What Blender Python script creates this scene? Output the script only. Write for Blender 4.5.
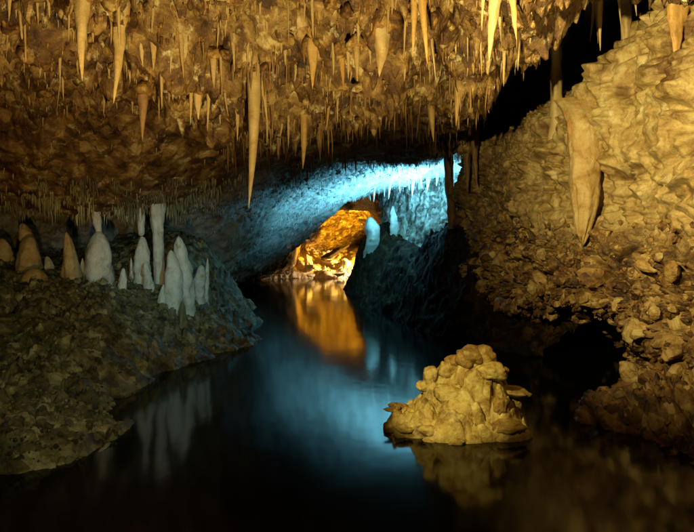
import bpy, math, random
import numpy as np
from mathutils import Vector, Matrix

# ------------------------------------------------------------------ scene, camera, light
for o in list(bpy.data.objects):
    bpy.data.objects.remove(o)
sc = bpy.context.scene
COL = sc.collection
rng = np.random.default_rng(7)
random.seed(7)

CAM_Z, FPX, CX, CY = 1.6, 601.0, 347.0, 266.0
PITCH = math.atan(31 / FPX)
cam_d = bpy.data.cameras.new('camera')
cam_d.sensor_width = 36.0
cam_d.lens = 36.0 / 2 / (347.0 / FPX)
cam_d.clip_start, cam_d.clip_end = 0.05, 200
cam = bpy.data.objects.new('camera', cam_d)
COL.objects.link(cam)
cam.location = (0, 0, CAM_Z)
cam.rotation_euler = (math.pi / 2 - PITCH, 0, 0)
sc.camera = cam

w = bpy.data.worlds.new('World'); sc.world = w; w.use_nodes = True
bgn = w.node_tree.nodes['Background']
bgn.inputs['Color'].default_value = (0.9, 0.75, 0.5, 1)      # underground: no daylight reaches this chamber
bgn.inputs['Strength'].default_value = 0.0015

sc.view_settings.view_transform = 'Standard'
sc.view_settings.look = 'None'
sc.view_settings.exposure = 0.0
sc.view_settings.gamma = 1.0
sc.render.engine = 'CYCLES'
cy = sc.cycles
cy.use_denoising = True
try: cy.denoiser = 'OPENIMAGEDENOISE'
except Exception: pass
cy.max_bounces = 6; cy.diffuse_bounces = 3; cy.glossy_bounces = 3
cy.sample_clamp_indirect = 4.0
cy.caustics_reflective = False; cy.caustics_refractive = False

def lamp(name, loc, target, power, color, angle=70, blend=0.7, size=0.12):
    d = bpy.data.lights.new(name, 'SPOT')
    d.energy = power; d.color = color; d.spot_size = math.radians(angle); d.spot_blend = blend
    d.shadow_soft_size = size
    o = bpy.data.objects.new(name, d); COL.objects.link(o)
    o.location = loc
    o.rotation_euler = (Vector(target) - Vector(loc)).to_track_quat('-Z', 'Y').to_euler()
    return o

WARM = (1.0, 0.70, 0.30)
# spots standing in for unseen show-cave floods near the camera, and coloured lamps tucked behind rocks
lamp('ceiling_flood_lamp', (0.1, 2.4, 0.22), (-0.40, 4.3, 3.5), 1200, (1.0, 0.75, 0.27), 84, 1.0, 0.03)
lamp('slope_fill_lamp', (-0.8, 1.4, 0.9), (-3.4, 7.4, 2.9), 460, (1.0, 0.62, 0.20), 46, 0.9, 0.04)  # added fill to brighten the left ceiling slope, no known source
lamp('wall_flood_lamp', (-0.1, 2.3, 2.6), (3.4, 5.5, 2.75), 1500, (1.0, 0.79, 0.30), 80, 1.0, 0.03)
lamp('islet_spot_lamp', (-0.9, 2.0, 2.6), (0.9, 5.0, 0.3), 700, (1.0, 0.82, 0.26), 18, 0.6, 0.03)
lamp('bank_flood_lamp', (-0.4, 1.2, 2.2), (-2.4, 6.9, 0.4), 190, (0.95, 0.92, 0.48), 52, 0.9, 0.04)
lamp('alcove_flood_lamp', (0.1, 2.0, 1.9), (-2.5, 8.4, 1.2), 430, (0.44, 0.94, 1.0), 23, 1.0, 0.05)
lamp('blue_lamp', (1.85, 14.1, 1.45), (1.05, 14.4, 3.15), 1650, (0.18, 0.68, 1.0), 146, 0.85, 0.08)
lamp('amber_lamp', (1.2, 21.2, 0.7), (-0.9, 23.2, 2.1), 2600, (1.0, 0.58, 0.03), 84, 0.5, 0.06)
lamp('shore_lamp', (0.62, 21.9, 0.55), (-1.0, 22.8, 0.1), 420, (1.0, 0.76, 0.44), 90, 0.5, 0.05)

# ------------------------------------------------------------------ maths helpers
cp, sp = math.cos(PITCH), math.sin(PITCH)
def ray(px, py):
    a, b = (px - CX) / FPX, (CY - py) / FPX
    return a, cp + b * sp, -sp + b * cp
def W(px, py, Y):
    a, f, u = ray(px, py)
    k = Y / f
    return np.array([a * k, Y, CAM_Z + u * k])
def water_pt(px, py, z=0.0):
    a, f, u = ray(px, py)
    k = (z - CAM_Z) / u
    return np.array([a * k, f * k, z])

def _hash(ix, iy, iz, seed):
    h = (ix.astype(np.int64) * 374761393 + iy.astype(np.int64) * 668265263 + iz.astype(np.int64) * 2147483647 + seed * 1274126177) & 0xFFFFFFFF
    h = ((h ^ (h >> 13)) * 1274126177) & 0xFFFFFFFF
    h = ((h ^ (h >> 16)) * 2246822519) & 0xFFFFFFFF
    return (h ^ (h >> 15)) & 0xFFFFFFFF
def _r(h): return (h & 0xFFFF).astype(np.float32) / 65535.0
def vnoise(p, seed=0):
    """smooth 3D value-gradient noise, about -1..1"""
    i = np.floor(p).astype(np.int64); f = (p - i).astype(np.float32)
    u = f * f * f * (f * (f * 6 - 15) + 10)
    out = 0
    for dx in (0, 1):
        for dy in (0, 1):
            for dz in (0, 1):
                h = _hash(i[:, 0] + dx, i[:, 1] + dy, i[:, 2] + dz, seed)
                gx = (h & 0x3FF).astype(np.float32) / 511.5 - 1
                gy = ((h >> 10) & 0x3FF).astype(np.float32) / 511.5 - 1
                gz = ((h >> 20) & 0x3FF).astype(np.float32) / 511.5 - 1
                d = gx * (f[:, 0] - dx) + gy * (f[:, 1] - dy) + gz * (f[:, 2] - dz)
                wgt = (u[:, 0] if dx else 1 - u[:, 0]) * (u[:, 1] if dy else 1 - u[:, 1]) * (u[:, 2] if dz else 1 - u[:, 2])
                out = out + wgt * d
    return out * 1.3
def fbm(p, octv=4, seed=0, gain=0.5):
    s, a = 0, 1.0
    for k in range(octv):
        s = s + a * vnoise(p * (2.03 ** k), seed + k * 17); a *= gain
    return s
def worley(p, seed=0):
    i = np.floor(p).astype(np.int64); f = (p - i).astype(np.float32)
    f1 = np.full(len(p), 9.0, np.float32); f2 = f1.copy(); cid = np.zeros(len(p), np.float32)
    for dx in (-1, 0, 1):
        for dy in (-1, 0, 1):
            for dz in (-1, 0, 1):
                h = _hash(i[:, 0] + dx, i[:, 1] + dy, i[:, 2] + dz, seed)
                qx = dx + (h & 0x3FF).astype(np.float32) / 1023 - f[:, 0]
                qy = dy + ((h >> 10) & 0x3FF).astype(np.float32) / 1023 - f[:, 1]
                qz = dz + ((h >> 20) & 0x3FF).astype(np.float32) / 1023 - f[:, 2]
                d = np.sqrt(qx * qx + qy * qy + qz * qz)
                m = d < f1
                f2 = np.where(m, f1, np.minimum(f2, d))
                cid = np.where(m, ((h >> 7) & 0xFFF).astype(np.float32) / 4095, cid)
                f1 = np.where(m, d, f1)
    return f1, f2, cid
def dome(p, seed=0):
    f1, f2, c = worley(p, seed)
    return np.sqrt(np.clip(1 - (f1 / 0.85) ** 2, 0, 1)) * (0.45 + 0.55 * c)
def smooth(a, b, x):
    t = np.clip((x - a) / (b - a), 0, 1); return t * t * (3 - 2 * t)

class TPS:
    """smooth height z(x, y) through surveyed points"""
    def __init__(self, pts, lam=0.02):
        P = np.array(pts, float); self.c = P[:, :2]; n = len(P)
        K = self.U(np.linalg.norm(self.c[:, None] - self.c[None], axis=2)) + lam * np.eye(n)
        A = np.zeros((n + 3, n + 3)); A[:n, :n] = K
        A[:n, n] = 1; A[:n, n + 1:] = self.c; A[n:, :n] = A[:n, n:].T
        self.w = np.linalg.solve(A, np.concatenate([P[:, 2], np.zeros(3)]))
    @staticmethod
    def U(r): return np.where(r > 1e-9, r * r * np.log(np.maximum(r, 1e-9)), 0)
    def __call__(self, x, y):
        out = np.empty(len(x)); n = len(self.c)
        for s in range(0, len(x), 60000):
            e = slice(s, s + 60000)
            r = np.sqrt((x[e, None] - self.c[None, :, 0]) ** 2 + (y[e, None] - self.c[None, :, 1]) ** 2)
            out[e] = self.U(r) @ self.w[:n] + self.w[n] + self.w[n + 1] * x[e] + self.w[n + 2] * y[e]
        return out

# ------------------------------------------------------------------ materials
def mat_rock(name, cols, scale=2.2, rough=(0.42, 0.75), bump=0.5, bscale=40, spec=0.4, fleck=None, space='Object', cell=11.0, cmix=0.22, brand=0.0, flowcols=None):
    m = bpy.data.materials.new(name); m.use_nodes = True
    nt = m.node_tree; N = nt.nodes; L = nt.links; N.clear()
    out = N.new('ShaderNodeOutputMaterial'); b = N.new('ShaderNodeBsdfPrincipled')
    L.new(b.outputs[0], out.inputs[0])
    tc = N.new('ShaderNodeTexCoord'); src = tc.outputs['Object']
    if space == 'piece':                         # alike pieces share a mesh: shift the grain per piece
        oi = N.new('ShaderNodeObjectInfo'); add = N.new('ShaderNodeVectorMath'); add.operation = 'MULTIPLY_ADD'
        cmb = N.new('ShaderNodeCombineXYZ')
        for k in range(3): L.new(oi.outputs['Random'], cmb.inputs[k])
        L.new(cmb.outputs[0], add.inputs[0]); add.inputs[1].default_value = (37, 53, 71); L.new(src, add.inputs[2])
        src = add.outputs[0]
    n1 = N.new('ShaderNodeTexNoise'); n1.inputs['Scale'].default_value = scale; n1.inputs['Detail'].default_value = 10
    n1.inputs['Roughness'].default_value = 0.70; n1.inputs['Distortion'].default_value = 0.6
    L.new(src, n1.inputs['Vector'])
    cr = N.new('ShaderNodeValToRGB'); e = cr.color_ramp.elements
    k = len(cols)
    while len(e) < k: e.new(0.5)
    for i, c in enumerate(cols):
        e[i].position = 0.30 + 0.40 * i / max(1, k - 1); e[i].color = (*c, 1)
    vo = N.new('ShaderNodeTexVoronoi'); vo.inputs['Scale'].default_value = cell; L.new(src, vo.inputs['Vector'])
    sx = N.new('ShaderNodeSeparateColor'); L.new(vo.outputs['Color'], sx.inputs[0])
    ma = N.new('ShaderNodeMath'); ma.operation = 'MULTIPLY_ADD'; L.new(sx.outputs[0], ma.inputs[0]); ma.inputs[1].default_value = cmix
    mb = N.new('ShaderNodeMath'); mb.operation = 'SUBTRACT'; L.new(n1.outputs['Fac'], mb.inputs[0]); mb.inputs[1].default_value = cmix * .5
    L.new(mb.outputs[0], ma.inputs[2]); fac = ma.outputs[0]
    if brand:                                     # every stone a little lighter or darker than the next
        mc = N.new('ShaderNodeMath'); mc.operation = 'MULTIPLY_ADD'; L.new(oi.outputs['Random'], mc.inputs[0]); mc.inputs[1].default_value = brand
        md = N.new('ShaderNodeMath'); md.operation = 'SUBTRACT'; L.new(fac, md.inputs[0]); md.inputs[1].default_value = brand * .5
        L.new(md.outputs[0], mc.inputs[2]); fac = mc.outputs[0]
    L.new(fac, cr.inputs[0]); colour = cr.outputs[0]
    if flowcols:                                  # smooth calcite sheets over the rubble, where the mesh says so
        c2 = N.new('ShaderNodeValToRGB'); e2 = c2.color_ramp.elements
        while len(e2) < len(flowcols): e2.new(.5)
        for i, c in enumerate(flowcols): e2[i].position = .3 + .4 * i / (len(flowcols) - 1); e2[i].color = (*c, 1)
        L.new(n1.outputs['Fac'], c2.inputs[0])
        at = N.new('ShaderNodeAttribute'); at.attribute_name = 'flow'
        mf = N.new('ShaderNodeMix'); mf.data_type = 'RGBA'
        L.new(at.outputs['Fac'], mf.inputs['Factor']); L.new(colour, mf.inputs['A']); L.new(c2.outputs[0], mf.inputs['B']); colour = mf.outputs['Result']
    if fleck:
        n2 = N.new('ShaderNodeTexNoise'); n2.inputs['Scale'].default_value = fleck[1]; n2.inputs['Detail'].default_value = 5
        n2.inputs['Roughness'].default_value = 0.7
        L.new(src, n2.inputs['Vector'])
        r2 = N.new('ShaderNodeValToRGB'); r2.color_ramp.elements[0].position = fleck[2]; r2.color_ramp.elements[1].position = fleck[2] + 0.12
        L.new(n2.outputs['Fac'], r2.inputs[0])
        mx = N.new('ShaderNodeMix'); mx.data_type = 'RGBA'
        L.new(r2.outputs[0], mx.inputs['Factor']); L.new(colour, mx.inputs['A']); mx.inputs['B'].default_value = (*fleck[0], 1)
        colour = mx.outputs['Result']
    L.new(colour, b.inputs['Base Color'])
    nr = N.new('ShaderNodeTexNoise'); nr.inputs['Scale'].default_value = 9; nr.inputs['Detail'].default_value = 4
    L.new(src, nr.inputs['Vector'])
    mr = N.new('ShaderNodeMapRange'); mr.inputs[1].default_value = 0.3; mr.inputs[2].default_value = 0.7
    mr.inputs[3].default_value = rough[0]; mr.inputs[4].default_value = rough[1]
    L.new(nr.outputs['Fac'], mr.inputs[0]); L.new(mr.outputs[0], b.inputs['Roughness'])
    b.inputs['Specular IOR Level'].default_value = spec
    nb = N.new('ShaderNodeTexNoise'); nb.inputs['Scale'].default_value = bscale; nb.inputs['Detail'].default_value = 6
    nb.inputs['Roughness'].default_value = 0.65
    L.new(src, nb.inputs['Vector'])
    bp = N.new('ShaderNodeBump'); bp.inputs['Strength'].default_value = bump; bp.inputs['Distance'].default_value = 0.02
    L.new(nb.outputs['Fac'], bp.inputs['Height']); L.new(bp.outputs[0], b.inputs['Normal'])
    return m

M = {}
M['ceiling'] = mat_rock('ceiling_limestone', [(0.022, 0.010, 0.005), (0.075, 0.032, 0.011), (0.15, 0.078, 0.024), (0.31, 0.19, 0.06), (0.54, 0.43, 0.23)],
                        3.6, (0.28, 0.6), 0.9, 38, 0.55, ((0.62, 0.54, 0.34), 6.0, 0.58), cell=8.0, cmix=.16,
                        flowcols=[(0.16, 0.14, 0.11), (0.34, 0.32, 0.28), (0.52, 0.50, 0.46), (0.66, 0.65, 0.62)])
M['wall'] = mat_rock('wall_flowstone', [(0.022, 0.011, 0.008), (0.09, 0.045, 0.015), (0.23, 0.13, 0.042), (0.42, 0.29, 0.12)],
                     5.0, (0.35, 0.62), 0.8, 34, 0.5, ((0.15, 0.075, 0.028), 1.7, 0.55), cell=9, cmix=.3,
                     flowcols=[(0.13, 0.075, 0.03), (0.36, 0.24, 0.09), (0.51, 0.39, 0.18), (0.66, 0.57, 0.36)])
M['bank'] = mat_rock('bank_mud_rock', [(0.025, 0.022, 0.012), (0.085, 0.078, 0.036), (0.20, 0.185, 0.09), (0.44, 0.42, 0.26)],
                     4.0, (0.35, 0.7), 0.8, 45, 0.5, ((0.42, 0.38, 0.22), 11.0, 0.63))
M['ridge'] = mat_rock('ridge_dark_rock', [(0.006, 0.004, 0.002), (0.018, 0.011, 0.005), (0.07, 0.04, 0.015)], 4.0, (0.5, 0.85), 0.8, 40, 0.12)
M['far'] = mat_rock('far_pale_rock', [(0.30, 0.24, 0.16), (0.45, 0.36, 0.24), (0.55, 0.46, 0.32)], 3.0, (0.4, 0.7), 0.6, 25)
M['chamber'] = mat_rock('chamber_calcite', [(0.05, 0.045, 0.035), (0.16, 0.145, 0.12), (0.42, 0.39, 0.34), (0.60, 0.57, 0.52)], 4.5, (0.35, 0.65), 0.9, 25)
M['stal'] = mat_rock('stalactite_calcite', [(0.36, 0.23, 0.09), (0.50, 0.36, 0.17), (0.60, 0.48, 0.28)], 5.0, (0.3, 0.55), 0.35, 60, 0.5, space='piece', cmix=.04)
M['stal_orange'] = mat_rock('stalactite_orange_calcite', [(0.36, 0.18, 0.05), (0.52, 0.31, 0.10), (0.60, 0.43, 0.19)], 5.0, (0.3, 0.55), 0.35, 60, 0.5, space='piece', cmix=.04)
M['stal_brown'] = mat_rock('stalactite_brown_calcite', [(0.16, 0.08, 0.03), (0.25, 0.14, 0.055), (0.34, 0.22, 0.10)], 5.0, (0.35, 0.6), 0.4, 60, 0.45, space='piece', cmix=.04)
M['white'] = mat_rock('stalagmite_white_calcite', [(0.44, 0.42, 0.36), (0.56, 0.55, 0.48), (0.66, 0.65, 0.58)], 6.0, (0.3, 0.5), 0.9, 28, 0.55, ((0.34, 0.27, 0.15), 5.0, 0.57), space='piece', cmix=.04)
M['tan'] = mat_rock('stalagmite_tan_calcite', [(0.38, 0.22, 0.08), (0.54, 0.40, 0.18), (0.62, 0.51, 0.29)], 6.0, (0.3, 0.5), 0.9, 28, 0.55, ((0.34, 0.27, 0.15), 5.0, 0.57), space='piece', cmix=.04)
M['stone'] = mat_rock('stone_tan', [(0.06, 0.03, 0.015), (0.20, 0.10, 0.03), (0.38, 0.24, 0.08), (0.56, 0.44, 0.22)], 1.1, (0.4, 0.7), 0.8, 5.0, 0.4, space='piece', cell=1.2, cmix=.2, brand=.25)
M['knob'] = mat_rock('knob_ochre', [(0.05, 0.02, 0.008), (0.18, 0.08, 0.02), (0.34, 0.20, 0.055), (0.58, 0.46, 0.24)], 1.1, (0.35, 0.65), 0.8, 5.0, 0.45, space='piece', cell=1.2, cmix=.2, brand=.25)
M['bstone'] = mat_rock('stone_olive', [(0.03, 0.025, 0.014), (0.10, 0.09, 0.04), (0.21, 0.19, 0.09), (0.42, 0.40, 0.25)], 1.1, (0.35, 0.7), 0.8, 5.0, 0.45, space='piece', cell=1.2, cmix=.2, brand=.25)
M['islet'] = mat_rock('islet_tufa', [(0.16, 0.08, 0.02), (0.38, 0.25, 0.07), (0.55, 0.42, 0.16), (0.68, 0.58, 0.32)], 7.0, (0.3, 0.6), 0.6, 40, 0.5, ((0.13, 0.065, 0.02), 3.2, 0.55), space='piece', cell=14, cmix=.12, brand=.0)
M['nodule'] = mat_rock('islet_nodule', [(0.16, 0.08, 0.02), (0.38, 0.25, 0.07), (0.55, 0.42, 0.16), (0.68, 0.58, 0.32)], 0.9, (0.3, 0.6), 0.6, 4.5, 0.5, ((0.16, 0.08, 0.025), 0.6, 0.55), space='piece', cell=2, cmix=.1)
M['islet_brown'] = mat_rock('islet_brown_stone', [(0.12, 0.06, 0.02), (0.28, 0.16, 0.045), (0.44, 0.30, 0.10)], 1.0, (0.3, 0.6), 0.6, 4.5, 0.5, space='piece', cell=2, cmix=.12, brand=.0)

M['drape'] = mat_rock('drapery_calcite', [(0.24, 0.12, 0.035), (0.44, 0.28, 0.10), (0.54, 0.41, 0.20), (0.62, 0.51, 0.30)], 4.0, (0.25, 0.5), 0.6, 45, 0.5, ((0.48, 0.20, 0.06), 2.2, 0.58), cmix=.05)
def mat_water():
    m = bpy.data.materials.new('river_water'); m.use_nodes = True
    nt = m.node_tree; N = nt.nodes; L = nt.links; b = N['Principled BSDF']
    b.inputs['Base Color'].default_value = (0.003, 0.004, 0.0035, 1)
    b.inputs['IOR'].default_value = 1.33; b.inputs['Roughness'].default_value = 0.10
    tc = N.new('ShaderNodeTexCoord'); mp = N.new('ShaderNodeMapping'); mp.inputs['Scale'].default_value = (1.4, 0.8, 1)
    n = N.new('ShaderNodeTexNoise'); n.inputs['Scale'].default_value = 1.6; n.inputs['Detail'].default_value = 3
    L.new(tc.outputs['Object'], mp.inputs[0]); L.new(mp.outputs[0], n.inputs['Vector'])
    bp = N.new('ShaderNodeBump'); bp.inputs['Strength'].default_value = 0.06; bp.inputs['Distance'].default_value = 0.05
    L.new(n.outputs['Fac'], bp.inputs['Height']); L.new(bp.outputs[0], b.inputs['Normal'])
    return m
M['water'] = mat_water()

# ------------------------------------------------------------------ object helpers
def mesh_np(name, V, F, mat, smooth_=True):
    me = bpy.data.meshes.new(name)
    V = np.asarray(V, np.float32); F = np.asarray(F, np.int32)
    me.vertices.add(len(V)); me.vertices.foreach_set('co', V.ravel())
    k = F.shape[1]
    me.loops.add(F.size); me.loops.foreach_set('vertex_index', F.ravel())
    me.polygons.add(len(F)); me.polygons.foreach_set('loop_start', np.arange(0, F.size, k, dtype=np.int32))
    me.polygons.foreach_set('loop_total', np.full(len(F), k, np.int32))
    me.polygons.foreach_set('use_smooth', np.full(len(F), smooth_, bool))
    me.update(calc_edges=True); me.materials.append(mat)
    return me
def link(name, me, parent=None, loc=None, rot=None, scale=None):
    o = bpy.data.objects.new(name, me); COL.objects.link(o)
    if parent: o.parent = parent
    if loc is not None: o.location = loc
    if rot is not None: o.rotation_euler = rot
    if scale is not None: o.scale = scale
    return o
def tag(o, label=None, cat=None, group=None, kind=None):
    if label: o['label'] = label
    if cat: o['category'] = cat
    if group: o['group'] = group
    if kind: o['kind'] = kind
    return o
def grid_faces(nr, nc):
    i = np.arange(nr * nc).reshape(nr, nc)
    return np.stack([i[:-1, :-1], i[:-1, 1:], i[1:, 1:], i[1:, :-1]], -1).reshape(-1, 4)
def grid_normals(V, nr, nc):
    G = V.reshape(nr, nc, 3)
    n = np.cross(np.gradient(G, axis=1), np.gradient(G, axis=0)).reshape(-1, 3)
    return n / np.maximum(np.linalg.norm(n, axis=1, keepdims=True), 1e-9)
def fan(Y0, Y1, rows, t0, t1, cols):
    y = Y0 * (Y1 / Y0) ** np.linspace(0, 1, rows); t = np.linspace(t0, t1, cols)
    yy, tt = np.meshgrid(y, t, indexing='ij')
    return (yy * tt).ravel(), yy.ravel()

# ------------------------------------------------------------------ cave ceiling (height above water by surveyed points)
cc = []
for px, py, Y in [
    (-80, -30, 4.2), (60, -30, 4.6), (200, -30, 4.8), (347, -30, 4.8), (480, -30, 4.8), (600, -40, 4.6), (760, -60, 4.4),
    (-120, 40, 5.6), (0, 45, 5.8), (0, 62, 6.5), (0, 125, 7.2), (0, 172, 7.8), (0, 198, 8.3), (0, 204, 9.2), (-120, 100, 7.2), (-150, 200, 8.2), (0, 212, 11),
    (60, 50, 5.8), (60, 75, 6.6), (60, 140, 7.4), (60, 186, 8.0), (60, 204, 8.4), (60, 208, 9.6), (60, 214, 11.5),
    (120, 60, 5.9), (120, 92, 6.8), (120, 150, 7.6), (120, 188, 8.1), (120, 206, 8.6), (120, 210, 9.8), (130, 216, 12.0),
    (180, 85, 6.1), (190, 112, 7.3), (190, 150, 8.0), (190, 186, 8.7), (195, 200, 9.6), (198, 208, 11.0), (205, 240, 12.5), (222, 278, 14.0),
    (250, 70, 5.9), (250, 112, 7.2), (250, 150, 8.6), (250, 172, 9.8), (250, 200, 12.0), (250, 245, 15.0), (250, 272, 17.0), (280, 262, 19.0), (285, 271, 22.0), (290, 255, 19.5),
    (300, 92, 6.2), (300, 125, 7.6), (300, 158, 9.2), (300, 176, 11.0), (300, 200, 14.0), (300, 228, 17.0), (303, 240, 20.0), (305, 256, 25.0), (330, 214, 17), (330, 221, 20), (332, 246, 25),
    (370, 78, 6.0), (370, 98, 7.6), (370, 140, 9.2), (370, 160, 11.5), (370, 182, 14.5), (365, 196, 17.0), (357, 204, 20.0), (345, 207, 19.0), (357, 232, 25.0),
    (430, 80, 6.2), (430, 118, 7.6), (430, 146, 9.2), (430, 158, 11.5), (430, 168, 14.0), (430, 185, 17.0),
    (480, 85, 6.2), (480, 112, 7.4), (480, 140, 9.4), (500, 150, 12.0),
    (545, 20, 6.0), (560, 5, 7.2), (545, 20, 8.5), (530, 55, 10.0), (610, -10, 6.2), (620, -60, 7.2), (700, -40, 5.6), (700, -90, 7.5),
    (250, 282, 22.0), (420, 225, 22.0), (480, 200, 18.0), (200, 275, 20)]:
    cc.append(W(px, py, Y))
for x, y, z in [(-8, 6, 2.6), (-8.5, 10, 1.2), (-8, 13, 0.5), (-6, 14, 0.6), (-4.5, 12.8, 1.2), (-3, 27, 0.2), (1, 27, 1.0), (4, 27, 1.0), (6, 14, 2.5), (6, 20, 1.2), (6, 8, 5.0), (5, 5, 4.6), (-4, 3, 3.6), (0, 3, 3.55), (4, 3, 3.9)]:
    cc.append((x, y, z))
ceil_base = TPS(cc, 0.03)
def ceil_fields(x, y):
    coral = 1 - smooth(6.6, 8.2, y + 0.35 * np.sin(x * 1.7))           # knobbly front lip
    coral = np.maximum(coral, 0.55 * smooth(1.0, 1.6, x) * (1 - smooth(9, 11, y)))
    back = smooth(9.5, 11.5, y)
    return coral, back
def ceil_z(x, y):
    z0 = np.clip(ceil_base(x, y), -0.6, 5.2)
    z0 = z0 + 0.15 * smooth(1.5, 2.2, x) * smooth(4.6, 5.4, y) + 3.2 * smooth(1.62, 2.15, x - 0.10 * (y - 6)) * smooth(6.2, 6.9, y) * (1 - smooth(9.2, 10.2, y))
    z0 = z0 + 0.38 * np.exp(-((x - 0.12) / .55) ** 2) * smooth(16, 18.5, y) * (1 - smooth(23, 25, y))
    ww = smooth(18.6, 19.6, y) * (1 - smooth(23.2, 25.2, y)) * smooth(-1.95, -1.55, x) * (1 - smooth(.6, 1.2, x))   # amber-lit dome past the lip
    z0 = z0 * (1 - ww) + np.maximum(z0, 2.55) * ww
    coral, back = ceil_fields(x, y)
    p = np.stack([x, y, z0], 1)
    q = p + 0.12 * np.stack([vnoise(p * 2.3, 5), vnoise(p * 2.3, 6), vnoise(p * 2.3, 7)], 1)
    d = (0.10 + 0.22 * coral) * fbm(p / 1.15, 3, 11)
    d = d + (0.06 + 0.30 * coral) * (dome(q / 0.52, 3) - 0.35)
    d = d + (0.05 + 0.13 * coral) * (dome(q / 0.20, 4) - 0.35)
    d = d + (0.028 + 0.035 * coral) * (dome(q / 0.085, 8) - 0.35)
    f1, f2, c = worley(np.stack([q[:, 0], q[:, 1], 0 * x], 1) / 0.62, 23)       # hanging bosses with gaps between
    d = d + 0.46 * coral * (np.clip(1 - f1 / 0.55, 0, 1) * (.25 + .75 * c) - .22)
    f1, f2, c = worley(np.stack([q[:, 0], q[:, 1], 0 * x], 1) / 0.17, 21)       # small pendants
    d = d + (0.05 + 0.20 * coral) * np.clip(1 - f1 / 0.36, 0, 1) ** 1.2 * (c > 0.4) * (.4 + c)
    f1, f2, c = worley(np.stack([q[:, 0], q[:, 1], 0 * x], 1) / 0.09, 24)
    d = d + (0.03 + 0.08 * coral) * np.clip(1 - f1 / 0.40, 0, 1) * (c > 0.35)
    f1, f2, c = worley(np.stack([q[:, 0], q[:, 1], 0 * x], 1) / 0.085, 22)
    d = d + 0.10 * back * np.clip(1 - f1 / 0.42, 0, 1) * (0.3 + c)
    d = d + (0.012 + .014 * coral) * np.abs(fbm(p / 0.05, 2, 27))
    return z0 - d
CR, CC = 660, 620
x, y = fan(2.6, 28.0, CR, -0.95, 0.95, CC)
z = ceil_z(x, y)
jit = np.stack([x, y, z], 1)
x2 = x + 0.035 * fbm(jit / 0.16, 2, 31); y2 = y + 0.05 * fbm(jit / 0.16, 2, 41)
CV = np.stack([x2, y2, z], 1)
ceiling = link('cave_ceiling', mesh_np('cave_ceiling', CV, grid_faces(CR, CC)[:, ::-1], M['ceiling']))
tag(ceiling, kind='structure')
fa = ceiling.data.attributes.new('flow', 'FLOAT', 'POINT')
fa.data.foreach_set('value', (smooth(9.0, 10.5, CV[:, 1] + .5 * vnoise(CV * 1.3, 77)) * (1 - smooth(17.5, 19, CV[:, 1]))).astype(np.float32))
CN = -np.abs(grid_normals(CV, CR, CC)[:, 2:]) * 0 + grid_normals(CV, CR, CC)
CN = np.where(CN[:, 2:] > 0, -CN, CN)
CG = CV.reshape(CR, CC, 3)
def ceil_at(x, y):
    """built ceiling height at a plan position"""
    return float(ceil_z(np.array([x]), np.array([y]))[0])
YS = np.arange(4.0, 26, 0.02)
def ceil_hit(px, py, ymin=4.0, ymax=26.0):
    a, f, u = ray(px, py)
    ys = YS[(YS >= ymin) & (YS <= ymax)]; k = ys / f
    zz = ceil_z(a * k, ys); rz = CAM_Z + u * k
    i = np.argmax(rz >= zz) if np.any(rz >= zz) else len(ys) - 1
    return np.array([a * k[i], ys[i], zz[i]])

# ------------------------------------------------------------------ banks
def blocks(p, seed):
    f1, f2, cid = worley(p, seed)
    return (cid - .5) + .35 * (.6 - f1) - .7 * np.exp(-((f2 - f1) / .12) ** 2)
def bank_disp(p, amp=1.0):
    q = p + 0.10 * np.stack([vnoise(p * 2.5, 55), vnoise(p * 2.5, 56), vnoise(p * 2.5, 57)], 1)
    mud = smooth(-.25, .3, fbm(p * 1.5, 2, 67))                   # silt lies smooth between the broken patches
    return amp * (0.12 * fbm(p / 0.9, 4, 61) + 0.12 * (dome(q / 0.40, 63) - 0.35) + (0.02 + .075 * mud) * blocks(q / 0.19, 64) + (.008 + .04 * mud) * blocks(q / 0.08, 65) + .07 * np.abs(fbm(q * np.array([1.5, 1.5, 6]), 3, 66)))
lp = []
wl = [(-120, 500), (0, 478), (60, 465), (95, 447), (122, 425), (126, 395), (165, 374), (200, 360), (235, 350), (258, 340)]
for a_, b_ in wl:
    p = water_pt(a_, b_); lp.append((p[0], p[1], 0.0)); lp.append((p[0] + 0.35, p[1] - 0.25, -0.35)); lp.append((p[0] + 1.0, p[1] - 0.6, -0.7))
for x_, y_, z_ in [(-1.9, 10.2, 0.0), (-2.5, 12, 0.0), (-3.0, 14.5, 0.0), (-3.6, 18, 0), (-1.2, 11, -.4), (-1.6, 13, -.5), (-2.2, 16, -.5), (-1, 9.6, -.4)]:
    lp.append((x_, y_, z_))
for px, py, Y in [(-80, 400, 5.0), (0, 410, 4.9), (0, 345, 6.2), (0, 300, 7.3), (0, 275, 8.4), (60, 405, 4.95), (60, 345, 6.2), (60, 300, 7.4), (60, 282, 8.3), (60, 268, 9.5),
                  (105, 390, 5.8), (130, 368, 6.35), (150, 345, 7.0), (120, 320, 7.3), (120, 290, 8.3), (130, 272, 9.4), (170, 345, 7.6), (165, 318, 8.1), (165, 300, 8.6), (180, 285, 9.2),
                  (200, 335, 8.3), (205, 305, 9.0), (200, 280, 9.8), (228, 325, 9.3), (225, 295, 10.3), (215, 262, 11.3), (205, 245, 12.5), (90, 255, 11.5), (0, 255, 11), (-150, 300, 7), (-150, 260, 9)]:
    lp.append(tuple(W(px, py, Y)))
lp += [(-8, 6, 1.0), (-8, 10, 1.2), (-6, 13, 1.2), (-5, 15, 1.0)]
bank_base = TPS(lp, 0.01)
def bank_z(x, y):
    z0 = np.clip(bank_base(x, y), -1.0, 1.9)
    p = np.stack([x, y, z0], 1)
    return z0 + bank_disp(p) * smooth(-0.6, 0.15, z0)
BR, BC = 440, 400
x, y = fan(3.0, 17.0, BR, -0.95, 0.02, BC)
z = bank_z(x, y)
p3 = np.stack([x, y, z], 1)
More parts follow.
